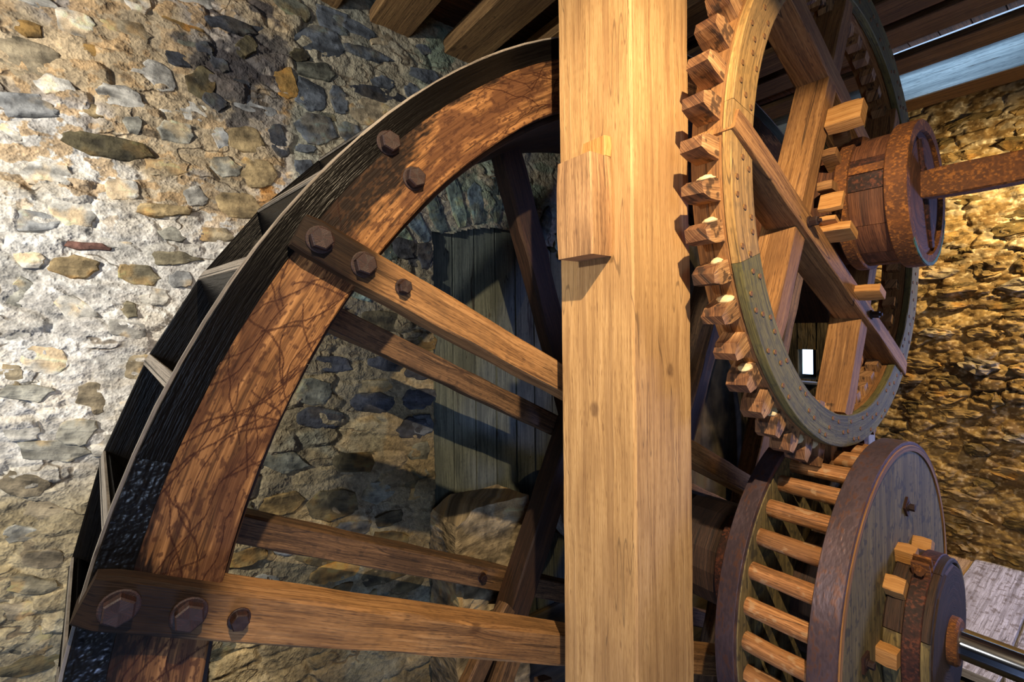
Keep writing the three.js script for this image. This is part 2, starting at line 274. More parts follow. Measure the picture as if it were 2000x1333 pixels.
// limewash, soot, ochre and buff mortar where the old plaster carries them
function plaster(x, y) {
  const seam = 0.55 + 0.05 * (fbm(y * 4, 1.3, 91, 3) - 0.5) - 0.12 * sstep(0.7, 0.3, y), right = sstep(-0.04, 0.05, x - seam);
  const big = fbm(x * 3.2 + 5, y * 3.6 + 5, 101, 5), med = fbm(x * 9 + 3, y * 12 + 3, 102, 4), fine = fbm(x * 60, y * 60, 103, 3), dab = fbm(x * 20 + 9, y * 28, 104, 4);
  let c = mix3([202, 178, 140], [172, 160, 146], sstep(0.42, 0.6, big));                    // old tan and grey lime
  const wash = sstep(0.36, 0.56, big * 0.5 + med * 0.3 + 0.34 * sstep(0.95, 0.45, y + 0.25 * x) - 0.24 * sstep(-0.45, -0.85, y) - 0.1);
  c = mix3(c, [240, 236, 226], wash * (0.75 + 0.25 * sstep(0.4, 0.6, dab)));
  c = mix3(c, [184, 166, 124], sstep(-0.4, -0.75, y + 0.2 * (big - 0.5)) * 0.9);                // bare mortar low on the wall
  c = mix3(c, [206, 168, 118], 0.75 * sstep(0.54, 0.62, dab) * sstep(0.35, 0.6, y) * (1 - right)); 
  const soot = Math.exp(-(((x - 0.27) / 0.26) ** 2 + ((y - 1.2) / 0.28) ** 2)) + 0.55 * Math.exp(-(((x - 0.45) / 0.14) ** 2 + ((y - 1.5) / 0.2) ** 2));
  c = mix3(c, [58, 54, 56], 0.85 * sstep(0.52, 0.6, soot * 0.34 + med * 0.5 + dab * 0.16));
  const och = Math.exp(-(((x - 0.45) / 0.14) ** 2 + ((y - 0.6) / 0.16) ** 2)) + 0.8 * Math.exp(-(((x - 0.54) / 0.07) ** 2 + ((y - 1.22) / 0.16) ** 2));
  c = mix3(c, [168, 112, 48], 0.85 * sstep(0.4, 0.56, och * 0.42 + dab * 0.4));
  c = mix3(c, mix3(mix3([196, 184, 154], [164, 156, 132], sstep(0.4, 0.65, med)), [128, 112, 78], 0.85 * sstep(0.6, 0.2, y)), right * 0.95);       // buff pointing right of the old edge
  c = mix3(c, [150, 158, 146], right * 0.5 * sstep(0.56, 0.68, big));
  c = mix3(c, [112, 138, 118], 0.6 * sstep(1.15, 1.4, x) * sstep(0.5, 0.75, y) * sstep(0.45, 0.6, med));    // greener by the arch
  const [, , own] = rubble(x, y, 301); c = mix3(c, own < 0.5 ? [132, 126, 110] : own > 0.8 ? [222, 212, 190] : [186, 160, 116], 0.3 * sstep(0.25, 0.02, Math.abs(own - 0.3)) + 0.16 * sstep(0.62, 0.9, own));
  const crack = sstep(0.02, 0.004, Math.abs(fbm(x * 5 + 2, y * 8 + 4, 107, 4) - 0.5)) * sstep(0.5, 0.62, vn(x * 6, y * 6, 108));
  c = mix3(c, [92, 76, 56], 0.6 * crack);
  const grit = fbm(x * 170, y * 170, 109, 2), k = 0.84 + 0.4 * (fine - 0.5) + 0.38 * (med - 0.42) + 0.22 * (grit - 0.5);
  return [c[0] * k, c[1] * k, c[2] * k, clamp(0.5 + 0.7 * (fine - 0.5) + 0.55 * (dab - 0.5) + 0.3 * (grit - 0.5) - 0.4 * crack)];
}
const rubble = (x, y, s) => cell((x + 0.06 * (fbm(x * 6, y * 6, s + 1, 3) - 0.5)) / 0.2, (y + 0.05 * (fbm(x * 6, y * 6, s + 2, 3) - 0.5)) / 0.1, s);
const lumps = (x, y, s) => {                                       // stones swelling under the plaster, with open joints between some of them
  const [a, b, id] = rubble(x, y, s), open = 0.35 + 0.65 * sstep(0.4, 0.6, vn(x * 5, y * 7, s + 6));
  return sstep(0, 0.2, b - a) * (0.55 + 0.75 * id) * 0.75 * open + 0.6 * (fbm(x * 7, y * 9, s + 3, 4) - 0.5) + 0.5 * (fbm(x * 26, y * 34, s + 4, 3) - 0.5);
};
function sheet(u0, u1, v0, v1, step, depth, at, hole, uvOf) {     // a rough wall face as a height field
  const nu = Math.round((u1 - u0) / step), nv = Math.round((v1 - v0) / step), pos = [], uv = [], idx = [];
  for (let j = 0; j <= nv; j++) for (let i = 0; i <= nu; i++) { const u = lerp(u0, u1, i / nu), v = lerp(v0, v1, j / nv), p = at(u, v, depth(u, v)); pos.push(p.x, p.y, p.z); uv.push(...uvOf(u, v)); }
  for (let j = 0; j < nv; j++) for (let i = 0; i < nu; i++) {
    if (hole && hole(lerp(u0, u1, (i + 0.5) / nu), lerp(v0, v1, (j + 0.5) / nv))) continue;
    const a = j * (nu + 1) + i, c = a + nu + 1; idx.push(a, a + 1, c, a + 1, c + 1, c);
  }
  const g = geo(pos, uv, idx); g.computeVertexNormals(); return g;
}
const slab = (w, h, d) => new THREE.BoxGeometry(w, h, d);
const farTex = paired(2048, 2048, (u, v) => plaster(-0.9 + 4 * u, -2.2 + 4.2 * v));
farTex.map.wrapS = farTex.map.wrapT = farTex.bump.wrapS = farTex.bump.wrapT = THREE.ClampToEdgeWrapping;
M.plaster = new THREE.MeshStandardMaterial({ map: farTex.map, bumpMap: farTex.bump, bumpScale: 0.01, roughness: 0.93 });
const rightTex = paired(1024, 1024, (u, v) => {
  const x = u * 1.9, y = v * 3.8, a = fbm(x * 4, y * 7, 201, 5), f = fbm(x * 50, y * 60, 202, 3), m = fbm(x * 12, y * 26, 203, 4);
  let c = mix3([184, 152, 92], [136, 106, 58], sstep(0.38, 0.62, a)); c = mix3(c, [100, 78, 44], 0.8 * sstep(0.55, 0.7, m)); c = mix3(c, [214, 196, 156], 0.5 * sstep(0.58, 0.7, f) + 0.75 * sstep(2.3, 2.9, y) * sstep(0.4, 0.6, m));
  const k = 0.85 + 0.35 * (f - 0.5); return [c[0] * k, c[1] * k, c[2] * k, clamp(0.5 + 0.6 * (f - 0.5) + 0.7 * (m - 0.5))];
});
rightTex.map.wrapS = rightTex.map.wrapT = rightTex.bump.wrapS = rightTex.bump.wrapT = THREE.MirroredRepeatWrapping;
M.golden = new THREE.MeshStandardMaterial({ map: rightTex.map, bumpMap: rightTex.bump, bumpScale: 0.009, roughness: 0.92 });
M.roughWall = stoneMat(0x5c523f);

const stoneArch = [stoneMat(0x8fa394), stoneMat(0x6d7f86), stoneMat(0x5c6a66)];
const wallFar = setting('wall_far');
part('mortar', sheet(-0.9, 3.1, -2.2, 2.0, 0.011, (x, y) => 0.027 * lumps(x, y, 301), (x, y, d) => V(x, y, FAR - d), inDoor, (x, y) => [(x + 0.9) / 4, (y + 2.2) / 4.2]), M.plaster, wallFar);
{
  const m = part('rubble_core', mergeGeometries([slab(1.95, 4.4, 0.3).translate(4.08, EYE - 0.1, -FAR - 0.13), slab(1.75, 4.4, 0.3).translate(-1.75, EYE - 0.1, -FAR - 0.13), slab(6.5, 4.4, 0.1).translate(1.8, EYE - 0.1, -FAR - 0.4)]), M.roughWall, wallFar);
}
// stones that show through the plaster: x, y, width, height, tone, slope
const SHOWN = '-0.39,1.19,0.08,0.06,O,10 -0.25,1.26,0.11,0.10,W,8 -0.39,1.08,0.17,0.14,T,8 -0.20,1.17,0.06,0.04,O,-8 0.11,1.40,0.15,0.07,O,-11 0.18,1.15,0.11,0.14,D,-21 0.36,1.38,0.07,0.11,D,-31 0.30,1.46,0.20,0.06,K,4 0.71,1.53,0.24,0.15,S,8 0.60,1.42,0.08,0.06,D,19 0.69,1.37,0.17,0.10,G,8 0.65,1.23,0.15,0.15,S,1 0.80,1.25,0.08,0.13,S,8 0.68,1.06,0.20,0.14,S,3 0.86,1.09,0.12,0.10,S,9 0.63,0.95,0.10,0.04,S,12 0.62,0.84,0.09,0.10,S,11 0.50,0.96,0.08,0.15,K,13 0.36,0.93,0.15,0.12,O,8 0.25,0.92,0.06,0.10,S,13 0.08,0.90,0.12,0.09,G,4 -0.15,0.78,0.25,0.09,D,0 -0.07,0.90,0.06,0.08,G,14 -0.40,0.89,0.18,0.09,S,10 -0.20,0.92,0.06,0.05,O,5 -0.39,0.44,0.17,0.07,S,3 -0.26,0.50,0.14,0.11,W,1 0.03,0.54,0.18,0.05,O,6 0.07,0.44,0.11,0.06,G,1 -0.24,0.36,0.17,0.03,R,-1 -0.26,0.27,0.14,0.09,O,-1 0.07,0.33,0.18,0.06,D,-3 -0.06,0.25,0.14,0.08,D,-4 0.09,0.24,0.08,0.07,S,3 -0.42,0.16,0.06,0.11,G,-26 -0.26,0.10,0.14,0.07,W,-32 -0.22,0.09,0.04,0.04,G,1 -0.09,0.10,0.05,0.07,D,1 -0.42,-0.00,0.06,0.07,W,-8 -0.45,-0.16,0.07,0.08,T,-4 -0.40,-0.23,0.14,0.06,G,-5 -0.22,-0.27,0.09,0.12,T,-6 -0.26,-0.40,0.12,0.09,G,-8 -0.33,-0.46,0.22,0.08,G,-15 -0.36,-0.88,0.12,0.06,T,-22 -0.10,0.02,0.12,0.07,W,-13 0.77,1.67,0.17,0.12,S,1 0.89,1.68,0.22,0.06,S,-5 1.31,1.70,0.09,0.06,S,11 0.96,1.56,0.27,0.06,S,1 1.04,1.35,0.32,0.07,K,2 0.98,1.23,0.25,0.13,T,7 1.32,1.54,0.19,0.09,S,7 1.03,1.72,0.15,0.18,T,20 0.74,1.14,0.08,0.05,G,15 0.54,1.26,0.10,0.16,O,6 0.40,0.78,0.16,0.13,O,11 0.33,0.61,0.19,0.12,O,-3 0.27,0.78,0.13,0.09,G,11 0.98,-0.41,0.24,0.10,K,-8 1.24,-0.44,0.16,0.06,K,-8 0.68,-0.46,0.21,0.11,K,-11 1.20,-0.58,0.20,0.11,K,-9 0.75,-0.18,0.20,0.08,K,-5 1.05,-0.19,0.20,0.08,K,-7 0.65,-0.32,0.16,0.12,G,-9 1.16,0.48,0.14,0.11,K,-4 1.30,0.45,0.10,0.16,K,5 1.07,0.05,0.29,0.11,D,-8 0.90,-0.04,0.14,0.07,S,-7 0.52,-0.66,0.22,0.10,G,-12 0.86,-0.72,0.22,0.10,D,-12 0.75,-0.93,0.24,0.14,D,-13 1.00,-0.92,0.18,0.12,G,-12 1.06,-1.22,0.22,0.12,D,-16 0.67,-1.19,0.21,0.08,D,-20 0.42,-1.25,0.16,0.08,G,-21 0.15,1.32,0.14,0.08,G,-12 0.00,1.13,0.14,0.11,W,-8 -0.09,1.30,0.15,0.09,T,2 -0.31,0.99,0.12,0.07,W,6 0.23,1.08,0.10,0.07,K,-22 0.05,0.73,0.17,0.07,T,1 -0.34,0.63,0.15,0.08,W,0 -0.11,0.61,0.10,0.08,W,5 0.15,0.63,0.10,0.09,W,9 -0.39,0.30,0.08,0.08,W,5 -0.13,0.39,0.10,0.06,W,-2 -0.01,0.16,0.11,0.07,W,-8 -0.35,-0.10,0.13,0.10,W,-11 -0.06,-0.15,0.09,0.11,T,-16 -0.42,-0.37,0.10,0.08,W,-8 -0.17,-0.47,0.10,0.08,W,-15 -0.41,-0.58,0.13,0.08,T,-20 -0.35,-0.70,0.17,0.07,T,-19 -0.42,-0.77,0.10,0.06,G,-19 -0.40,-0.97,0.15,0.06,D,-26 -0.43,-1.06,0.11,0.06,T,-27 -0.40,-1.19,0.15,0.09,D,-33 0.34,1.21,0.07,0.06,K,-6 0.19,1.31,0.06,0.06,K,19 0.09,1.23,0.09,0.05,K,-6 0.25,1.26,0.08,0.05,K,-19 0.40,1.46,0.08,0.10,K,-16';
const boxes = [];
const stoneShapes = [];
function wallStone(name, parent, x, y, w, h, tone, slope, seed, thick) {
  const m = part(name, stoneGeo(w * 1.16, h * 1.2, thick, seed, 1, 6 + seed % 3), TONE[tone], parent);
  m.position.copy(V(x, y, FAR - 0.022 * lumps(x, y, 301))); m.rotation.z = slope * Math.PI / 180; return m;
}
SHOWN.split(' ').forEach((s, i) => {
  const [x, y, w, h, t, a] = s.split(','); const q = [+x, +y, +w, +h];
  boxes.push(q); if (inDoor(q[0], q[1])) return;
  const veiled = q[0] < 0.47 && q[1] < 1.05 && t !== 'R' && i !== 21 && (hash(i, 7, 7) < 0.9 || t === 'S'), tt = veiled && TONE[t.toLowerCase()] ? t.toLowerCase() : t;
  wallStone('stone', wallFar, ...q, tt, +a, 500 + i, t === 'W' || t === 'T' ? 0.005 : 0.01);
});
{ // the courses between them
  const R = rng(77); let n = 0;
  for (let y = -1.5; y < 1.72; y += 0.098 + 0.018 * R()) for (let x = -0.52 + 0.1 * R(); x < 1.45; ) {
    const w = 0.1 + 0.16 * R(), h = 0.065 + 0.05 * R(), cx = x + w / 2, cy = y + 0.02 * (R() - 0.5); x += w + 0.035 + 0.03 * R();
    const left = cx < 0.55 && cy > -0.5, keep = R(), pick = R(), slope = (R() - 0.5) * 10;
        if (cx > 2.4 && keep > 0.4) continue;
    if (Math.hypot(cx - DOORWAY.cx, cy - DOORWAY.cy) < 1.42 && cy > 0.2 || cx > DOORWAY.x0 - w / 2 - 0.03 && cx < DOORWAY.x1 + 0.15) continue;
    if (boxes.some(([bx, by, bw, bh]) => Math.abs(bx - cx) < (bw + w) / 2 - 0.01 && Math.abs(by - cy) < (bh + h) / 2 - 0.005)) continue;
    if (++n > 190) break;
    const t = left ? (pick < 0.5 ? 'W' : pick < 0.72 ? 'T' : pick < 0.88 ? 'g' : 's') : cy < -0.55 ? (pick < 0.4 ? 'D' : pick < 0.65 ? 'G' : pick < 0.85 ? 'M' : 'S') : (pick < 0.45 ? 'S' : pick < 0.7 ? 'G' : pick < 0.85 ? 'K' : 'B');
    wallStone('stone', wallFar, cx, cy, w, h, t, slope, 900 + n, left ? 0.005 : 0.01);
  }
  // voussoirs standing round the head of the doorway
  for (let k = 0; k < 17; k++) {
    const a = (150 - k * 7.2 + 2 * (R() - 0.5)) * Math.PI / 180, h = 0.27 + 0.1 * R(), r = DOORWAY.r + h / 2 + 0.01;
    const m = part('voussoir', stoneGeo(0.115, h, 0.02, 1300 + k, 0.9, 8), stoneArch[k % 3], wallFar);
    m.position.copy(V(DOORWAY.cx + r * Math.cos(a), DOORWAY.cy + r * Math.sin(a), FAR)); m.rotation.z = a - Math.PI / 2;
  }
  for (let k = 0; k < 9; k++) {                                    // quoins down the left jamb
    const m = part('quoin', stoneGeo(0.16 + 0.1 * R(), 0.13, 0.016, 1400 + k, 0.8, 8), TONE['KSGDK'[k % 5]], wallFar);
    m.position.copy(V(DOORWAY.x0 - 0.07 - 0.03 * R(), 0.42 - k * 0.165, FAR));
  }
  part('reveal', mergeGeometries([slab(0.03, 2.7, 0.3).translate(DOORWAY.x0 - 0.012, EYE - 0.75, -FAR - 0.16), slab(0.03, 2.7, 0.3).translate(DOORWAY.x1 + 0.012, EYE - 0.75, -FAR - 0.16)]), M.roughWall, wallFar);
}
const door = setting('door_1');
for (let k = 0; k < 7; k++) {
  const w = 0.168, x = DOORWAY.x0 + 0.005 + w * (k + 0.5), m = part('door_plank', beamGeo(3.0, w - 0.006, 0.035, { bev: 0.004, seed: 40 + k }), M.door, door);
  lay(m, V(x, -2.1, FAR + 0.055 + 0.008 * hash(k, 1, 1)), V(x, 0.82, FAR + 0.055 + 0.008 * hash(k, 1, 1)), new THREE.Vector3(0, 0, 1));
}

const wallRight = setting('wall_right');
const bulge = (z, y) => 0.055 * lumps(z, y, 401) + 0.03 * (fbm(z * 9, y * 16, 405, 4) - 0.5) + 0.02 * (1 - Math.abs(2 * fbm(z * 14, y * 30, 406, 3) - 1));
part('mortar', sheet(-0.1, 1.62, -2.2, 1.95, 0.012, bulge, (z, y, d) => V(RIGHT - d, y, z), (z, y) => z > 1.85 && z < 2 , (z, y) => [(z + 0.1) / 1.9, (y + 2.2) / 3.8]), M.golden, wallRight);
part('rubble_core', mergeGeometries([slab(0.3, 4.4, 2.8).translate(RIGHT + 0.17, EYE - 0.1, 1.45), slab(0.3, 4.4, 0.26).translate(RIGHT + 0.15, EYE - 0.1, -1.72), slab(0.3, 4.4, 0.7).translate(RIGHT + 0.15, EYE - 0.1, -2.36), slab(0.3, 2.4, 0.18).translate(RIGHT + 0.15, EYE + 0.97, -1.93), slab(0.3, 1.7, 0.18).translate(RIGHT + 0.15, EYE - 1.37, -1.93), slab(0.3, 4.4, 2.3).translate(RIGHT + 0.2, EYE - 0.1, -0.45)]), M.roughWall, wallRight);
{
  const R = rng(88); let n = 0;
  for (let y = -1.72; y < 1.6; y += 0.1 + 0.05 * R()) for (let z = 0.3 + 0.1 * R(); z < 1.5; ) {
    const w = 0.14 + 0.22 * R(), h = 0.07 + 0.07 * R(), cz = z + w / 2; z += w + 0.02 + 0.05 * R();
    if (R() > 0.6) continue; n++;
    const m = part('stone', stoneGeo(w, h, 0.03 + 0.03 * R(), 2000 + n, 1.5, 6), TONE['MNMTMN'[n % 6]], wallRight);
    m.position.copy(V(RIGHT - bulge(cz, y) * 0.8 + 0.012, y, cz)); m.rotation.set(0, -Math.PI / 2, 0); m.rotateZ((R() - 0.5) * 0.25);
  }
}
const slit = setting('window_3');
part('glass_pane', mergeGeometries([slab(0.02, 0.26, 0.085), new THREE.CylinderGeometry(0.0425, 0.0425, 0.02, 16).rotateZ(Math.PI / 2).translate(0, 0.13, 0)]).translate(RIGHT + 0.02, EYE - 0.34, -1.93), Object.assign(new THREE.MeshStandardMaterial({ color: 0x222222, emissive: 0xb8d8ff, emissiveIntensity: 3, roughness: 0.4 }), { name: 'window_glow' }), slit);
part('sill', beamGeo(0.2, 0.03, 0.06, { seed: 4 }).rotateY(Math.PI / 2).translate(RIGHT - 0.02, EYE - 0.55, -1.93), M.greyPost, slit);

part('rubble_near', mergeGeometries([slab(0.3, 4.4, 1.05).translate(RIGHT + 0.15, EYE - 0.1, 1.95), slab(0.3, 2.0, 0.72).translate(RIGHT + 0.15, EYE + 1.22, 1.05), slab(0.3, 1.7, 0.72).translate(RIGHT + 0.15, EYE - 1.67, 1.05)]), M.roughWall, wallRight);
const wallLeft = setting('wall_left'); part('rubble', slab(0.3, 4.4, 5.6).translate(-2.65, EYE - 0.1, -0.05), M.roughWall, wallLeft);
const wallBack = setting('wall_back');
part('rubble', mergeGeometries([slab(1.0, 4.4, 0.3).translate(-2.1, EYE - 0.1, 2.62), slab(5.83, 4.4, 0.3).translate(2.27, EYE - 0.1, 2.62), slab(0.95, 1.6, 0.3).translate(-1.1, EYE + 1.36, 2.62), slab(0.95, 1.75, 0.3).translate(-1.1, EYE - 1.43, 2.62)]), M.roughWall, wallBack);
function glazed(i, w, h, centre, turn, hex) {
  const g = setting('window_' + i, centre); g.rotation.y = turn;
  part('glass_pane', slab(w, h, 0.02), Object.assign(new THREE.MeshStandardMaterial({ color: 0x222222, emissive: hex, emissiveIntensity: 1.2 }), { name: 'window_daylight' }), g);
  part('glazing_bar', mergeGeometries([slab(0.03, h, 0.03).translate(0, 0, 0.03), slab(w, 0.03, 0.03).translate(0, 0, 0.03)]), M.darkWood, g);
}
glazed(1, 0.94, 1.14, V(-1.1, 0, -2.56), Math.PI, 0x9fbcff); glazed(2, 0.72, 1.04, V(RIGHT + 0.06, -0.3, -1.05), -Math.PI / 2, 0x8c9cff);
// ceiling: joists running from the far wall, boards above
const ceiling = setting('ceiling');
part('upper_floor', slab(7.6, 0.06, 5.6).translate(1.28, EYE + CEIL + 0.07, -0.05), M.board, ceiling);
for (let k = 0; k < 34; k++) {
  const z = 2.55 - k * 0.155, m = part('ceiling_board', beamGeo(7.5, 0.15, 0.03, { bev: 0.003, seg: 6, seed: 60 + k }), M.board, ceiling);
  lay(m, V(-2.45, CEIL + 0.02, z), V(5.04, CEIL + 0.02, z), new THREE.Vector3(0, -1, 0));
}
const JOISTS = [[-2.3, 0.1], [-1.87, 0.1], [-1.44, 0.1], [-1.01, 0.1], [-0.58, 0.1], [-0.16, 0.1], [0.23, 0.09], [0.65, 0.06], [1.06, 0.07], [1.52, 0.1], [1.95, 0.1], [2.38, 0.1], [2.8, 0.08], [3.19, 0.1], [3.6, 0.045], [4.03, 0.05], [4.46, 0.23]];
JOISTS.forEach(([x, w], k) => {
  const last = k === JOISTS.length - 1, m = part(last ? 'wall_plate' : 'joist', beamGeo(5.0, w, 0.25, { bev: 0.006, seed: 100 + k }), x < 2 ? M.joistLit : M.joist, ceiling);
  lay(m, V(x + w / 2, 1.775, FAR + 0.05), V(x + w / 2, 1.775, -2.4), new THREE.Vector3(0, -1, 0)); m.rotateX(Math.PI / 2);
  if (last) { const f = part('daylit_board', beamGeo(5.0, 0.235, 0.018, { bev: 0.003, seed: 7 }), M.daylitBoard, ceiling); lay(f, V(x - 0.009, 1.777, FAR + 0.05), V(x - 0.009, 1.777, -2.4), new THREE.Vector3(-1, 0, 0)); }  // thin board with daylight painted into its tone, over the beam side
});
{ const m = part('added_shade_beam', beamGeo(0.7, 0.44, 0.13, { bev: 0.008, seed: 120 }), M.joist, ceiling); lay(m, V(0.7, 1.43, 0.12), V(0.7, 1.43, -0.58), new THREE.Vector3(1, 0, 0)); }  // unseen beam added to shade the upper arms of the cog wheel
// floor: boards by the right wall, flags under the viewer, the pit of the wheel
const floor = setting('floor');
for (let k = 0; k < 11; k++) {
  const z = 0.905 - 0.34 * k + (k ? 0.115 : 0), warm = k === 0, w = warm ? 0.2 : 0.335, x0 = warm ? 3.3 : 3.36;
  const m = part('floorboard', beamGeo(5.02 - x0, w, 0.05, { bev: 0.008, seed: 130 + k, wob: 0.003 }), warm ? M.floorWarm : M.floor, floor);
  const y = (warm ? -1.845 : -1.825);
  lay(m, V(x0, y, z - 0.09), V(5.02, y, z - 0.09), new THREE.Vector3(0, 1, 0));
}
part('pit_floor', slab(7.6, 0.2, 5.6).translate(1.28, EYE - 3.9, -0.05), M.roughWall, floor);
part('paving', slab(5.8, 0.16, 2.3).translate(0.42, EYE - 1.9, 1.4), M.roughWall, floor);
part('pit_wall', mergeGeometries([slab(2.0, 1.9, 0.3).translate(-1.75, EYE - 2.9, 0.08), slab(2.6, 1.9, 0.3).translate(1.8, EYE - 2.9, 0.08), slab(1.7, 1.9, 2.3).translate(4.25, EYE - 2.85, -0.1)]), M.roughWall, floor);
part('footing', mergeGeometries([slab(7.6, 1.9, 0.5).translate(1.28, EYE - 3, -2.85), slab(0.3, 1.9, 5.6).translate(-2.65, EYE - 3, -0.05), slab(0.3, 1.9, 5.6).translate(5.3, EYE - 3, -0.05)]), M.roughWall, floor);
const addedLight = setting('window_5');  // unseen glowing panel added over the last bay; no real opening
part('added_light_panel', slab(0.32, 0.012, 0.8).translate(4.26, EYE + 1.878, -0.72), Object.assign(new THREE.MeshStandardMaterial({ color: 0x222222, emissive: 0xb8d8ff, emissiveIntensity: 1 }), { name: 'added_light_glow' }), addedLight);
const tail = setting('window_4');
part('tailrace_daylight', slab(1.15, 0.55, 0.02).translate(-0.1, EYE - 2.62, 0.0), Object.assign(new THREE.MeshStandardMaterial({ color: 0x222222, emissive: 0x9fbcff, emissiveIntensity: 1.2 }), { name: 'window_tailrace' }), tail);

// ---------------------------------------------------------------- the water wheel
const WHEEL = new THREE.Vector3(2.345, -1.17, 1.35);
const wheel = thing('water_wheel', 'huge dark wet timber water wheel with bolted clasp arms, left of the square post', 'water wheel', V(WHEEL.x, WHEEL.y, WHEEL.z));
const polar = (r, d, z = 0) => new THREE.Vector3(r * Math.cos(d * Math.PI / 180), r * Math.sin(d * Math.PI / 180), z);
{ // wood of the felloe, wet and black along its rim, crossed by thin dark root threads
  const W = 2048, H = 256, R = rng(5), lines = new Float32Array(W * H);
  const strand = (u, v, ang, len) => {
    for (let s = 0, a = ang; s < len; s += 0.0012) {
      a += (R() - 0.5) * 0.16; u += Math.cos(a) * 0.0012 / 4.15; v += Math.sin(a) * 0.0012 / 0.205; if (v < 0 || v > 1) break;
      const x = Math.round(u * W), y = Math.round(v * H), t = 0.55 + 0.45 * R();
      for (let j = -1; j < 2; j++) for (let i = -1; i < 2; i++) if (R() > 0.35) { const q = x + i, p = y + j; if (q >= 0 && q < W && p >= 0 && p < H) lines[p * W + q] = Math.max(lines[p * W + q], (i || j ? 0.55 : 1) * t); }
    }
  };
  for (let k = 0; k < 66; k++) { const c = [0.17, 0.22, 0.48, 0.52, 0.56, 0.6, 0.66, 0.7][k % 8] + 0.05 * (R() - 0.5), a = (R() - 0.5) * 2.2 + (R() > 0.5 ? Math.PI : 0); strand(c, R(), a, 0.1 + 0.5 * R()); }
  const P = [170, 124, 78], Q = [122, 84, 50], D = [58, 38, 24];
  const t = paired(W, H, (u, v) => {
    const d = 100 + 100 * u, g1 = fbm(u * 14, v * 22, 601, 3), g2 = fbm(u * 70, v * 90, 602, 2), bl = fbm(u * 30, v * 4, 603, 4), sp = fbm(u * 260, v * 26, 604, 3);
    let q = clamp(0.5 + 1.1 * (g1 - 0.5) + 0.6 * (g2 - 0.5)), c = q < 0.5 ? mix3(D, Q, q * 2) : mix3(Q, P, q * 2 - 1);
    c = mix3(c, [74, 46, 30], 0.65 * sstep(0.5, 0.66, bl)); c = mix3(c, [60, 36, 24], 0.6 * sstep(0.56, 0.7, sp));
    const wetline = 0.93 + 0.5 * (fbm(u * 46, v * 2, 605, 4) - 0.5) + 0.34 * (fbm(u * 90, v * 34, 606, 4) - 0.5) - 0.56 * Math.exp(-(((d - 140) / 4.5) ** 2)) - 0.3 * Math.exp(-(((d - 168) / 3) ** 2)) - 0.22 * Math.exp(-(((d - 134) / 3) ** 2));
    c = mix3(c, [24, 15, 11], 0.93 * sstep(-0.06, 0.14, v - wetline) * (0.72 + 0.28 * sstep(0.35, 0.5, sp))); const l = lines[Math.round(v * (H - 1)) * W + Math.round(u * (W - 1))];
    c = mix3(c, [34, 12, 6], 0.92 * l);
    return [...c, clamp(0.5 + 0.5 * (g1 - 0.5) + 0.4 * (g2 - 0.5) + 0.3 * l)];
  });
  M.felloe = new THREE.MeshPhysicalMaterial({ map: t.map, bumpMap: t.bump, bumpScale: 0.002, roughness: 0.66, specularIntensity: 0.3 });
  const uvFace = (d, r) => [(((d - 100) % 360 + 360) % 360) / 100, clamp((r - 2.28) / 0.205, 0.01, 0.99)];
  const cuts = [-26.2 + 180 - 9.6, -26.2 + 180 + 12.6]; let all = [];
  for (let q = 0; q < 4; q++) { const b = q * 90; all.push([cuts[0] + b, cuts[1] + b], [cuts[1] + b, 190 + b], [190 + b, 211 + b], [211 + b, cuts[0] + 90 + b]); }
  all = all.map(([a, b]) => [a - 90, b - 90]);
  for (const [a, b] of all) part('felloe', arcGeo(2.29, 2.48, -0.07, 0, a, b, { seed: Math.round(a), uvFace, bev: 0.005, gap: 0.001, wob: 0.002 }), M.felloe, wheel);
  for (let k = 0; k < 16; k++) part('shroud_board', arcGeo(2.472, 2.547, -0.036, 0.001, 2 + k * 22.5, 24.5 + k * 22.5, { seed: k, bev: 0.003, gap: 0.0005 }), k === 7 || k === 8 ? M.dripping : M.wet, wheel);
  for (let k = 0; k < 16; k++) part('lit_rim_strip', arcGeo(2.546, 2.553, -0.034, 0.0, 2 + k * 22.5, 24.5 + k * 22.5, { seed: k, bev: 0.001 }), M.wornOrLit, wheel);  // pale strip painted as the lit outer edge of the shroud
  for (let k = 0; k < 16; k++) part('back_shroud_board', arcGeo(2.3, 2.607, -0.76, -0.73, 13 + k * 22.5, 35.5 + k * 22.5, { n: 3, seed: k, bev: 0.003, gap: 0.0005 }), M.wet, wheel);
  for (let k = 0; k < 8; k++) part('back_felloe', arcGeo(2.29, 2.48, -0.83, -0.762, k * 45 + 2, k * 45 + 47, { seed: k + 3 }), M.darkWood, wheel);
}
const soleG = arcGeo(2.268, 2.292, -0.728, -0.072, -3.72, 3.72, { n: 3, bev: 0.003, seed: 6 });
const quadBox = (corners, lift) => {                                // a thin board between four corner points
  const pos = [], uv = [], idx = [], n = new THREE.Vector3().crossVectors(corners[1].clone().sub(corners[0]), corners[3].clone().sub(corners[0])).normalize().multiplyScalar(lift / 2);
  for (const k of [1, -1]) corners.forEach((c, i) => { const p = c.clone().addScaledVector(n, k); pos.push(p.x, p.y, p.z); uv.push(i === 1 || i === 2 ? 0.7 : 0, i > 1 ? 0.3 : 0); });
  for (const [a, b, c, d] of [[0, 1, 2, 3], [7, 6, 5, 4], [0, 4, 5, 1], [1, 5, 6, 2], [2, 6, 7, 3], [3, 7, 4, 0]]) idx.push(a, b, c, a, c, d);
  return creased(fixWinding(geo(pos, uv, idx)), 0.3);
};
const bucketG = quadBox([polar(2.541, 0, -0.038), polar(2.6, 0, -0.727), polar(2.3, 6.4, -0.727), polar(2.3, 6.4, -0.038)], 0.03);
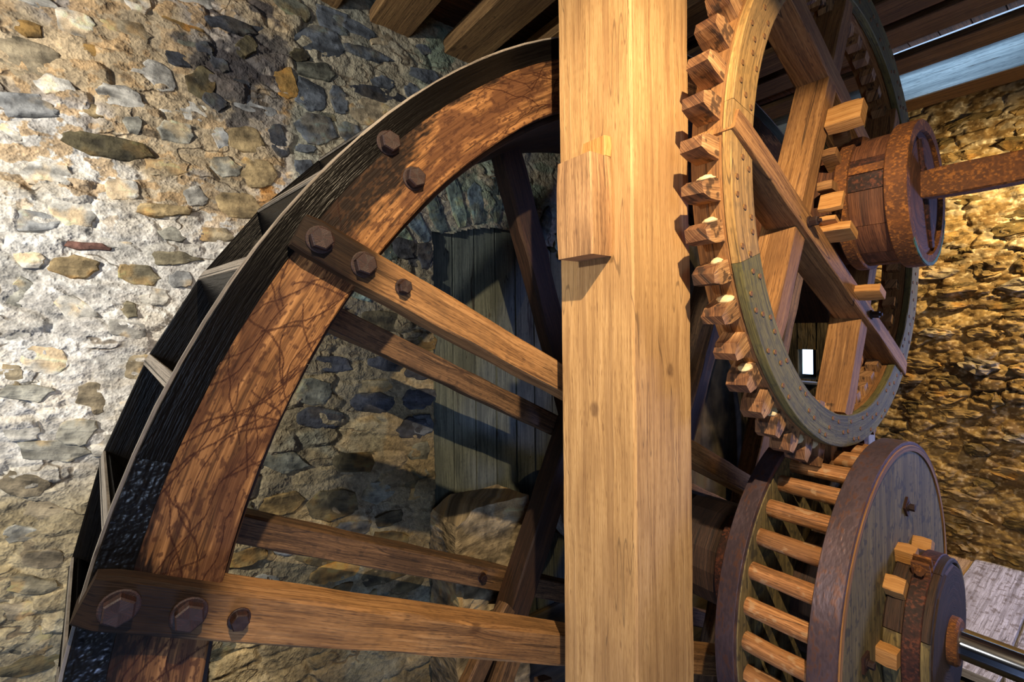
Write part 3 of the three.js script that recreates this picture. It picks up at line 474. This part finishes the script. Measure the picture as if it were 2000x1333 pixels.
const lipG = quadBox([polar(2.548, -0.38, -0.04), polar(2.605, -0.38, -0.725), polar(2.605, 0.46, -0.725), polar(2.548, 0.46, -0.04)], 0.006);
for (let k = 0; k < 48; k++) {
  const turn = (148 + 7.5 * k) % 360; if (turn > 8 && turn < 31) continue;      // a stretch of the rim is open: daylight from the slit falls through it
  const b = part('bucket_board', bucketG, M.wet, wheel); b.rotation.z = (148 + 7.5 * k) * Math.PI / 180;
  const e = part('lit_bucket_lip', lipG, M.wornOrLit, wheel); e.rotation.z = b.rotation.z;  // pale lip: the light on the bucket edge is in its colour
  const s = part('sole_board', soleG, M.darkWood, wheel); s.rotation.z = (148 + 7.5 * k) * Math.PI / 180;
}
function tinted(g, f) { const p = g.attributes.position, c = new Float32Array(p.count * 3); for (let i = 0; i < p.count; i++) { const q = f(p.getX(i), p.getY(i), p.getZ(i)); c.set(q, i * 3); } g.setAttribute('color', new THREE.BufferAttribute(c, 3)); return g; }
M.spokeWet = new THREE.MeshPhysicalMaterial({ map: M.spoke.map, bumpMap: M.spoke.bumpMap, bumpScale: 0.0016, roughness: 0.7, specularIntensity: 0.35, vertexColors: true });
const AX = new THREE.Vector3(Math.cos(-26.2 * Math.PI / 180), Math.sin(-26.2 * Math.PI / 180), 0), AN = new THREE.Vector3(-AX.y, AX.x, 0);
function arm(dir, nrm, off, s0, s1, zf, zb, w, mat, seed, name = 'arm') {
  let g = beamGeo(s1 - s0, w, zf - zb, { bev: 0.007, seed, wob: 0.003, seg: Math.round((s1 - s0) / 0.04) });
  if (mat === M.spokeWet) g = tinted(g, (x, y) => { const e = (s1 - s0) / 2 - Math.abs(x), k = sstep(0.16, 0.3, e + 0.14 * (fbm(x * 9, y * 60, seed, 3) - 0.5)); const v = lerp(0.07, 1, k); return [v, v, lerp(0.085, 1, k)]; });
  const m = part(name, g, mat, wheel);
  return lay(m, dir.clone().multiplyScalar(s0).addScaledVector(nrm, off).setZ((zf + zb) / 2), dir.clone().multiplyScalar(s1).addScaledVector(nrm, off).setZ((zf + zb) / 2), new THREE.Vector3(0, 0, 1));
}
const BX = AN.clone(), BN = new THREE.Vector3(-BX.y, BX.x, 0);
arm(AX, AN, 0.385, -2.47, 2.47, 0.05, -0.075, 0.105, M.spokeWet, 3); arm(AX, AN, -0.535, -2.49, 2.47, 0.05, -0.075, 0.108, M.spokeWet, 4);
arm(BX, BN, 0.43, -2.47, 2.47, -0.08, -0.2, 0.11, M.felloeWood, 5); arm(BX, BN, -0.5, -2.47, 2.47, -0.08, -0.2, 0.11, M.felloeWood, 6);
arm(AX, AN, 0.337, -2.3, 2.3, -0.74, -0.86, 0.11, M.felloeWood, 7); arm(AX, AN, -0.56, -2.3, 2.3, -0.74, -0.86, 0.11, M.felloeWood, 8);
arm(BX, BN, 0.61, -2.2, 2.2, -0.6, -0.735, 0.14, M.darkWood, 9); arm(BX, BN, -0.5, -2.2, 2.2, -0.6, -0.735, 0.14, M.darkWood, 10);
function strut(p0, p1, w, h, mat, seed, name = 'brace') { return lay(part(name, beamGeo(p0.distanceTo(p1), w, h, { bev: 0.01, seed, wob: 0.006 }), mat, wheel), p0, p1, new THREE.Vector3(0, 0, 1)); }
const rel = (x, y, depth) => new THREE.Vector3(x - WHEEL.x, y - WHEEL.y, WHEEL.z - depth);
strut(new THREE.Vector3(-0.9, 2.25, -0.66), new THREE.Vector3(-0.2, 0.1, -0.66), 0.15, 0.1, M.darkWood, 11);
strut(rel(1.42, -1.42, 1.95), rel(0.78, -1.92, 1.75), 0.1, 0.07, M.felloeWood, 12); strut(rel(1.44, -1.58, 1.9), rel(0.98, -2.1, 1.75), 0.11, 0.07, M.felloeWood, 13); strut(rel(1.62, -1.85, 1.9), rel(1.5, -2.4, 1.8), 0.1, 0.07, M.felloeWood, 14);
const bigBolt = bolt(0.031, 0.03), smallBolt = bolt(0.021, 0.026);
for (const [off, list] of [[0.385, [[-2.415, 1], [-2.285, 1], [-2.155, 0]]], [-0.535, [[-2.425, 1], [-2.29, 1], [-2.18, 0]]]]) for (const [s, big] of list) {
  const b = part('bolt', big ? bigBolt : smallBolt, M.bolt, wheel); b.position.copy(AX).multiplyScalar(s).addScaledVector(AN, off).setZ(0.05); b.rotation.z = s * 40;
}
for (const [x, y] of [[-1.784, 1.732], [-1.702, 1.64]]) { const b = part('bolt', bigBolt, M.bolt, wheel); b.position.set(x, y, 0); b.rotation.z = x * 9; }
{ const b = part('bolt', smallBolt, M.bolt, wheel); b.position.copy(AX).multiplyScalar(-0.82).addScaledVector(AN, -0.56).setZ(-0.74); }
part('wheel_shaft', latheZ([[0.0001, 0.28], [0.25, 0.28], [0.255, 0.26], [0.255, -1.12], [0.25, -1.14], [0.0001, -1.14]], 16, 0.2), M.darkWood, wheel);
for (const z of [-1.1, -0.98, 0.16]) part('shaft_hoop', band(0.24, 0.285, z, z + 0.06, 40), z < -0.5 ? M.wornOrLit : M.rustDark, wheel);  // far hoops in the pale tone, to make up for weak light

// ---------------------------------------------------------------- the square post, its block and wedge
const post = single('timber_post', beamGeo(3.445, 0.3, 0.317, { bev: 0.007, seed: 2, wob: 0.0015 }), M.post, 'massive square pale timber post running from floor to ceiling', 'post', new THREE.Vector3());
lay(post, V(1.284, -1.8, 1.0585), V(1.284, 1.645, 1.0585), new THREE.Vector3(0, 0, 1)); post.rotateX(0);
const block = single('wooden_block', beamGeo(0.308, 0.155, 0.096, { bev: 0.004, seed: 8 }), M.block, 'short thick wooden block pegged to the left face of the square post', 'block', new THREE.Vector3());
lay(block, V(1.0855, 0.223, 1.053), V(1.0855, 0.531, 1.053), new THREE.Vector3(-1, 0, 0));
const keyWedge = single('wooden_wedge', beamGeo(0.062, 0.1, 0.03, { bev: 0.003, seed: 9 }), M.fresh, 'thin fresh-cut wedge standing up behind the block on the post', 'wedge', new THREE.Vector3());
lay(keyWedge, V(1.118, 0.532, 1.026), V(1.118, 0.594, 1.026), new THREE.Vector3(-1, 0, 0));

// ---------------------------------------------------------------- the cog wheel
const gear = thing('cog_wheel', 'large wooden cog wheel with pegged rim, clasp arms and rusty-banded drum, right of the post', 'gear wheel', V(2.345, 0.5, 0.709));
const front = [];
for (const [a, b] of [[198, 264], [264, 330], [330, 396], [36, 102], [102, 170], [170, 198]]) {
  const f = part('rim_face', arcGeo(0.872, 1.0, -0.03, 0, a, b, { bev: 0.003, gap: 0.0012, seed: Math.round(a / 9) }), a === 170 || a === 102 ? M.ring : M.olive, gear); front.push([a, b, f]);
}
for (const [z0, z1, o] of [[-0.082, -0.031, 20], [-0.134, -0.083, 50]]) for (let k = 0; k < 6; k++) part('rim_segment', arcGeo(0.876, 0.995, z0, z1, o + k * 60, o + 60 + k * 60, { bev: 0.003, gap: 0.001, seed: k + o }), M.gear, gear);
const pegG = latheZ([[0.0001, -0.004], [0.0085, -0.004], [0.0085, 0.0025], [0.006, 0.004], [0.0001, 0.0045]], 10, 0.6), RP = rng(31);
for (let k = 0; k < 51; k++) for (let j = 0; j < 3; j++) {
  const a = 3 + k * 7.0588 + j * 1.9 + (RP() - 0.5) * 0.7, r = 0.9 + 0.037 * ((j * 2 + k) % 3) + (RP() - 0.5) * 0.008; if (j === 1 && RP() > 0.75) continue;
  const aa = a < 36 ? a + 360 : a, f = front.find(([p, q]) => aa >= p && aa < q); if (!f) continue;
  const p = part('peg', pegG, M.peg, f[2]); p.position.copy(polar(r, a)); 
}
function cogGeo(seed) {                                            // shank through the rim, tapered tooth outside; radial along local x
  const R = rng(seed), j = () => (R() - 0.5) * 0.006, zf = -0.04, zb = -0.114;
  const st = [[0.83, 0.024, 0.012], [0.985, 0.026, 0.004], [0.986, 0.034, 0], [1.05, 0.03, 0], [1.086, 0.013 + 0.005 * R(), 0.002]];
  const pos = [], uv = [], col = [], idx = [];
  st.forEach(([r, hy, dz], k) => { for (const [sy, sz] of [[-1, 1], [1, 1], [1, -1], [-1, -1]]) { pos.push(r + (k > 2 ? j() : 0), sy * hy + (k > 2 ? j() : 0), sz > 0 ? zf - dz + (k > 2 ? j() * 0.5 : 0) : zb + dz); uv.push(seed * 0.11 + r, seed * 0.07 + sy * hy + (sz > 0 ? 0 : 0.09)); } });
  for (let k = 0; k < st.length - 1; k++) for (let i = 0; i < 4; i++) { const a = k * 4 + i, b = k * 4 + (i + 1) % 4; idx.push(a, a + 4, b, b, a + 4, b + 4); }
  const e = (st.length - 1) * 4; idx.push(0, 1, 2, 0, 2, 3, e, e + 2, e + 1, e, e + 3, e + 2);
  let g = creased(fixWinding(geo(pos, uv, idx)), 0.3);
  // old black grease on the worn flanks and tip
  const p = g.attributes.position, n = g.attributes.normal, c = new Float32Array(p.count * 3);
  for (let i = 0; i < p.count; i++) { const wornOrLit = p.getX(i) > 1.0 && Math.abs(n.getZ(i)) < 0.6 ? 1 : 0, t = wornOrLit * (0.55 + 0.35 * hash(i, seed, 3)); c.set([1 - 0.86 * t, 1 - 0.95 * t, 1 - 0.98 * t], i * 3); }
  g.setAttribute('color', new THREE.BufferAttribute(c, 3)); return g;
}
M.cogGreased = M.cog.clone(); M.cogGreased.vertexColors = true;
const cogShapes = Array.from({ length: 7 }, (_, i) => cogGeo(40 + i));
function blob(seed, w, h) {                                        // a lump of grease squeezed off by the mesh
  const g = mergeVertices(new THREE.IcosahedronGeometry(1, 3).deleteAttribute('normal').deleteAttribute('uv')), p = g.attributes.position;
  for (let i = 0; i < p.count; i++) { const x = p.getX(i), y = p.getY(i), z = p.getZ(i), k = 0.7 + 0.7 * fbm(x * 3 + seed, y * 3 + z * 2, seed, 3); p.setXYZ(i, x * k * 0.018, y * k * h, z * k * w); }
  g.setAttribute('uv', new THREE.Float32BufferAttribute(new Float32Array(p.count * 2), 2)); g.computeVertexNormals(); return g;
}
for (let k = 0; k < 51; k++) {
  const deg = 170.9 + k * 7.0588, c = part('cog', cogShapes[k % 7], M.cogGreased, gear); c.rotation.z = deg * Math.PI / 180;
  const i = k; if ([1, 2, 3, 4, 5, 7, 9, 11, 12].includes(i)) { const b = part('grease', blob(70 + k, 0.014 + 0.012 * hash(k, 2, 2), 0.005 + 0.007 * hash(k, 5, 2)), M.grease, c); b.position.set(1.005 + 0.02 * hash(k, 1, 1), -0.034, -0.066); }
}
// clasp arms, the lower cross arm riding on the face of the rim
const CX = new THREE.Vector3(Math.cos(-26.6 * Math.PI / 180), Math.sin(-26.6 * Math.PI / 180), 0), CY = new THREE.Vector3(-CX.y, CX.x, 0);
function gearArm(name, dir, nrm, off, s0, s1, zf, zb, w, seed, mat = M.gear) {
  const m = part(name, beamGeo(s1 - s0, w, zf - zb, { bev: 0.004, seed, wob: 0.0015 }), mat, gear);
  return lay(m, dir.clone().multiplyScalar(s0).addScaledVector(nrm, off).setZ((zf + zb) / 2), dir.clone().multiplyScalar(s1).addScaledVector(nrm, off).setZ((zf + zb) / 2), new THREE.Vector3(0, 0, 1));
}
const CN = CX;                                                     // the upright pair is offset along the cross arms
gearArm('clasp_arm', CY, CN, -0.385, -0.79, 0.79, -0.006, -0.13, 0.085, 21); gearArm('clasp_arm', CY, CN, 0.335, -0.81, 0.81, -0.006, -0.13, 0.085, 22);
gearArm('cross_arm', CX, CY, -0.34, -0.93, 0.93, 0.014, -0.11, 0.078, 23); gearArm('cross_arm', CX, CY, 0.36, -0.8, 0.8, -0.004, -0.13, 0.085, 24);
const gBolt = bolt(0.017, 0.03, true);
for (const off of [-0.385, 0.335]) { const b = part('bolt', gBolt, M.bolt, gear); b.position.copy(CX).multiplyScalar(off).addScaledVector(CY, -0.34).setZ(0.014); }
// the drum on the shaft with two rusty hoops, staves between
const drum = part('shaft_drum', latheZ([[0.0001, 0.222], [0.235, 0.222], [0.24, 0.21], [0.24, -0.3], [0.0001, -0.3]], 36, 0.3), M.board, gear);
for (let k = 0; k < 12; k++) part('stave', arcGeo(0.24, 0.252, -0.0, 0.205, k * 30, k * 30 + 30, { gap: 0.002, bev: 0.003, n: 5, seed: k }), k % 4 === 1 ? M.rustDark : M.board, gear);
part('iron_hoop', band(0.235, 0.276, 0.17, 0.236), M.rust, gear); part('iron_hoop', band(0.24, 0.27, 0.012, 0.055), M.rust, gear);
for (const a of [158, 60, 260]) part('iron_strip', arcGeo(0.252, 0.258, 0.055, 0.17, a, a + 7, { n: 3, bev: 0.001 }), M.rust, gear);
for (const z of [0.2362]) part('verdigris_edge', arcGeo(0.262, 0.2745, z - 0.003, z + 0.0012, 225, 345, { bev: 0.0005, n: 40 }), M.verdigris, gear);
part('gudgeon', beamGeo(1.2, 0.072, 0.105, { bev: 0.006, seed: 3, wob: 0.002 }).rotateZ(Math.PI / 2).rotateX(Math.PI / 2).translate(0.0, 0.03, 0.8), M.rust, gear);
part('gudgeon_key', beamGeo(0.42, 0.03, 0.014, { bev: 0.003, seed: 6 }).rotateZ(1.95).translate(0.02, 0.0, 0.228), M.rustDark, gear);
const wedge = (x, y, z0, z1, w, h, turn, seed) => { const m = part('wedge', beamGeo(z1 - z0, w, h, { bev: 0.003, seed }), M.fresh, gear); const f = new THREE.Vector3(-Math.sin(turn), Math.cos(turn), 0); return lay(m, new THREE.Vector3(x, y, z0), new THREE.Vector3(x, y, z1), f); };
const T = -0.464;
wedge(-0.27, 0.285, 0.0, 0.115, 0.055, 0.095, T, 31); wedge(-0.225, 0.31, 0.0, 0.085, 0.04, 0.1, T, 32);
wedge(-0.335, -0.155, 0.0, 0.1, 0.085, 0.035, T, 33); wedge(-0.02, -0.365, 0.0, 0.1, 0.08, 0.035, T, 34); wedge(-0.36, -0.045, 0.0, 0.075, 0.02, 0.075, T, 35); wedge(-0.37, -0.115, 0.0, 0.06, 0.05, 0.018, T, 36);
for (const [a, s] of [[150, 0], [120, 1], [175, 2], [205, 3]]) { const p = polar(0.285, a); wedge(p.x, p.y, -0.02, 0.03, 0.035, 0.1, a * Math.PI / 180 - Math.PI / 2, 38 + s).material = M.gear; }

// ---------------------------------------------------------------- the lantern pinion
const pin = thing('lantern_pinion', 'lantern pinion of two planked wooden discs joined by round rungs, below the cog wheel', 'lantern pinion', V(2.345, -1.17, 0.6));
const at = (depth) => 0.6 - depth;
function discPlanks(r, z0, z1, mat, cuts) {
  for (let k = 0; k < cuts.length - 1; k++) {
    const a = cuts[k] + 0.001, b = cuts[k + 1] - 0.001, s = new THREE.Shape(), pts = [], n = 14;
    const yc = (x) => Math.sqrt(Math.max(0, r * r - x * x));
    for (let i = 0; i <= n; i++) { const x = lerp(a, b, i / n); pts.push(new THREE.Vector2(x, yc(x))); }
    for (let i = n; i >= 0; i--) { const x = lerp(a, b, i / n); pts.push(new THREE.Vector2(x, -yc(x) - 0.0001)); }
    s.setFromPoints(pts);
    const g = new THREE.ExtrudeGeometry(s, { depth: z1 - z0 - 0.006, bevelEnabled: true, bevelThickness: 0.003, bevelSize: 0.002, bevelSegments: 1, curveSegments: 4 }); g.translate(0, 0, z0 + 0.003);
    const p = g.attributes.position, uv = g.attributes.uv; for (let i = 0; i < p.count; i++) uv.setXY(i, p.getY(i) + k * 0.53, p.getX(i) + p.getZ(i) + k * 0.11);
    part('disc_plank', g, mat, pin);
  }
}
discPlanks(0.665, at(0.64), at(0.56), M.disc, [-0.664, -0.4, -0.13, 0.16, 0.43, 0.664]);
discPlanks(0.69, at(0.935), at(0.868), M.disc, [-0.689, -0.41, -0.12, 0.18, 0.44, 0.689]);
part('wood_rim', band(0.664, 0.688, at(0.643), at(0.554), 96), M.gear, pin); part('iron_tyre', band(0.689, 0.702, at(0.642), at(0.558), 96, 0.002), M.iron, pin);
part('iron_tyre', band(0.691, 0.714, at(0.942), at(0.872), 96, 0.002), M.iron, pin);
const rungs = Array.from({ length: 4 }, (_, s) => { const g = new THREE.CylinderGeometry(0.032, 0.032, 0.27, 14, 10).rotateX(Math.PI / 2), p = g.attributes.position, uv = g.attributes.uv; for (let i = 0; i < p.count; i++) { const k = 0.93 + 0.18 * fbm(p.getX(i) * 30 + s * 3, p.getZ(i) * 14 + p.getY(i) * 30, 800 + s, 3); p.setXY(i, p.getX(i) * k, p.getY(i) * k); uv.setXY(i, p.getZ(i) + s * 0.4, uv.getX(i) * 0.2); } g.computeVertexNormals(); return g; });
for (let k = 0; k < 32; k++) { const m = part('rung', rungs[k % 4], M.rung, pin); m.position.copy(polar(0.63, 133.3 + 11.25 * k, at(0.738))); m.rotation.z = k; }
part('hub', latheZ([[0.0001, at(0.42)], [0.262, at(0.42)], [0.27, at(0.43)], [0.275, at(0.56)], [0.27, at(0.98)], [0.0001, at(0.98)]], 14, 0.2), M.darkWood, pin);
for (let k = 0; k < 7; k++) part('hub_stave', arcGeo(0.268, 0.286, at(0.556), at(0.424), k * 51.4 + 8, k * 51.4 + 59.4, { gap: 0.003, bev: 0.004, n: 6, seed: k + 3 }), k % 3 ? M.darkWood : M.disc, pin);
part('strap', band(0.284, 0.294, at(0.5), at(0.448), 60), M.rustDark, pin);
for (const s of [-1, 1]) part('strap_ear', beamGeo(0.06, 0.055, 0.012, { bev: 0.002, seed: 5 }).rotateX(Math.PI / 2).rotateZ(Math.PI / 2).translate(s * 0.016, 0.318, at(0.474)).rotateZ(0.42), M.rust, pin);
part('strap_bolt', bolt(0.014, 0.022).rotateY(-Math.PI / 2).translate(-0.022, 0.322, at(0.474)).rotateZ(0.42), M.rust, pin);
for (const [a, s] of [[104, 0], [134, 1], [60, 2], [178, 3], [20, 4], [300, 5]]) { const p = polar(0.305, a), m = part('wedge', beamGeo(0.06, 0.06, 0.062, { bev: 0.003, seed: 50 + s }), M.fresh, pin); lay(m, p.clone().setZ(at(0.56)), p.clone().setZ(at(0.5)), p); }
const plateG = slab(0.055, 0.055, 0.008), pBolt = bolt(0.014, 0.022);
for (const a of [84, 176, 265, 355]) { const p = polar(0.445, a, at(0.556)), q = part('square_washer', plateG, M.rustDark, pin); q.position.copy(p); q.rotation.z = a; const b = part('bolt', pBolt, M.bolt, q); b.position.z = 0.004; }
part('collar', latheZ([[0.05, at(0.42)], [0.085, at(0.42)], [0.085, at(0.4)], [0.078, at(0.392)], [0.05, at(0.392)]], 24), M.rust, pin);
part('steel_shaft', latheZ([[0.0001, at(0.43)], [0.054, at(0.43)], [0.054, at(-0.2)], [0.05, at(-0.204)], [0.0001, at(-0.204)]], 40), M.steel, pin);

// ---------------------------------------------------------------- smaller things
const stump = single('timber_stump', beamGeo(1.75, 0.13, 0.12, { bev: 0.006, seed: 61 }), M.greyPost, 'grey-blue upright timber standing behind the lantern pinion by the golden wall', 'timber', new THREE.Vector3());
lay(stump, V(3.72, -2.2, 1.1), V(3.72, -0.5, 1.1), new THREE.Vector3(0, 0, 1));
{
  const g = new THREE.BoxGeometry(0.5, 1.3, 0.3, 18, 40, 10), p = g.attributes.position, uv = g.attributes.uv;
  for (let i = 0; i < p.count; i++) {
    const x = p.getX(i), y = p.getY(i), z = p.getZ(i), n = fbm(x * 7 + z * 5 + 3, y * 8 + z * 3 + 5, 951, 4) - 0.5, r = sstep(0.5, 0.65, y) * 0.03;
    p.setXYZ(i, x * (1 - r) + 0.06 * n, y + 0.05 * (fbm(x * 5 + 9, z * 5 + 2, 952, 3) - 0.5) - 0.06 * sstep(0.1, 0.25, -x) * sstep(0.4, 0.65, y) , z + 0.07 * (lumps(x, y, 955) * 0.5)); uv.setXY(i, x + z, y);
  }
  g.computeVertexNormals();
  const m = single('stone_pier', creased(g, 0.9), stoneMat(0xb8a684, 0.014), 'rough low stone pier under the planked doorway, behind the water wheel', 'stone pier', V(1.53, -1.66, 2.38));
}
// lamp heads that carry the three spotlights
function lampHead(at0, aim, label, hex) {
  const o = thing('spotlight', label, 'spotlight', at0.clone());
  const dir = aim.clone().sub(at0).normalize(); o.quaternion.setFromUnitVectors(new THREE.Vector3(0, 0, 1), dir);
  part('housing', latheZ([[0.0001, -0.16], [0.05, -0.16], [0.062, -0.14], [0.062, -0.01], [0.056, -0.01], [0.05, -0.13], [0.0001, -0.13]], 28), M.lampHousing, o);
  part('lamp_glow', latheZ([[0.0001, -0.028], [0.05, -0.028], [0.05, -0.036], [0.0001, -0.036]], 24), Object.assign(new THREE.MeshStandardMaterial({ color: 0x222222, emissive: hex, emissiveIntensity: 3 }), { name: 'lamp_glow' }), o);
}
lampHead(KEY, KEY_AT, 'black spotlight hung under the joists above the viewer', 0xffc98a);
lampHead(WASH, WASH_AT, 'black spotlight washing the limewashed wall', 0xffefd6);
lampHead(GOLD, GOLD_AT, 'black spotlight aimed down the golden stone wall', 0xffc070);

renderer.render(scene, camera);
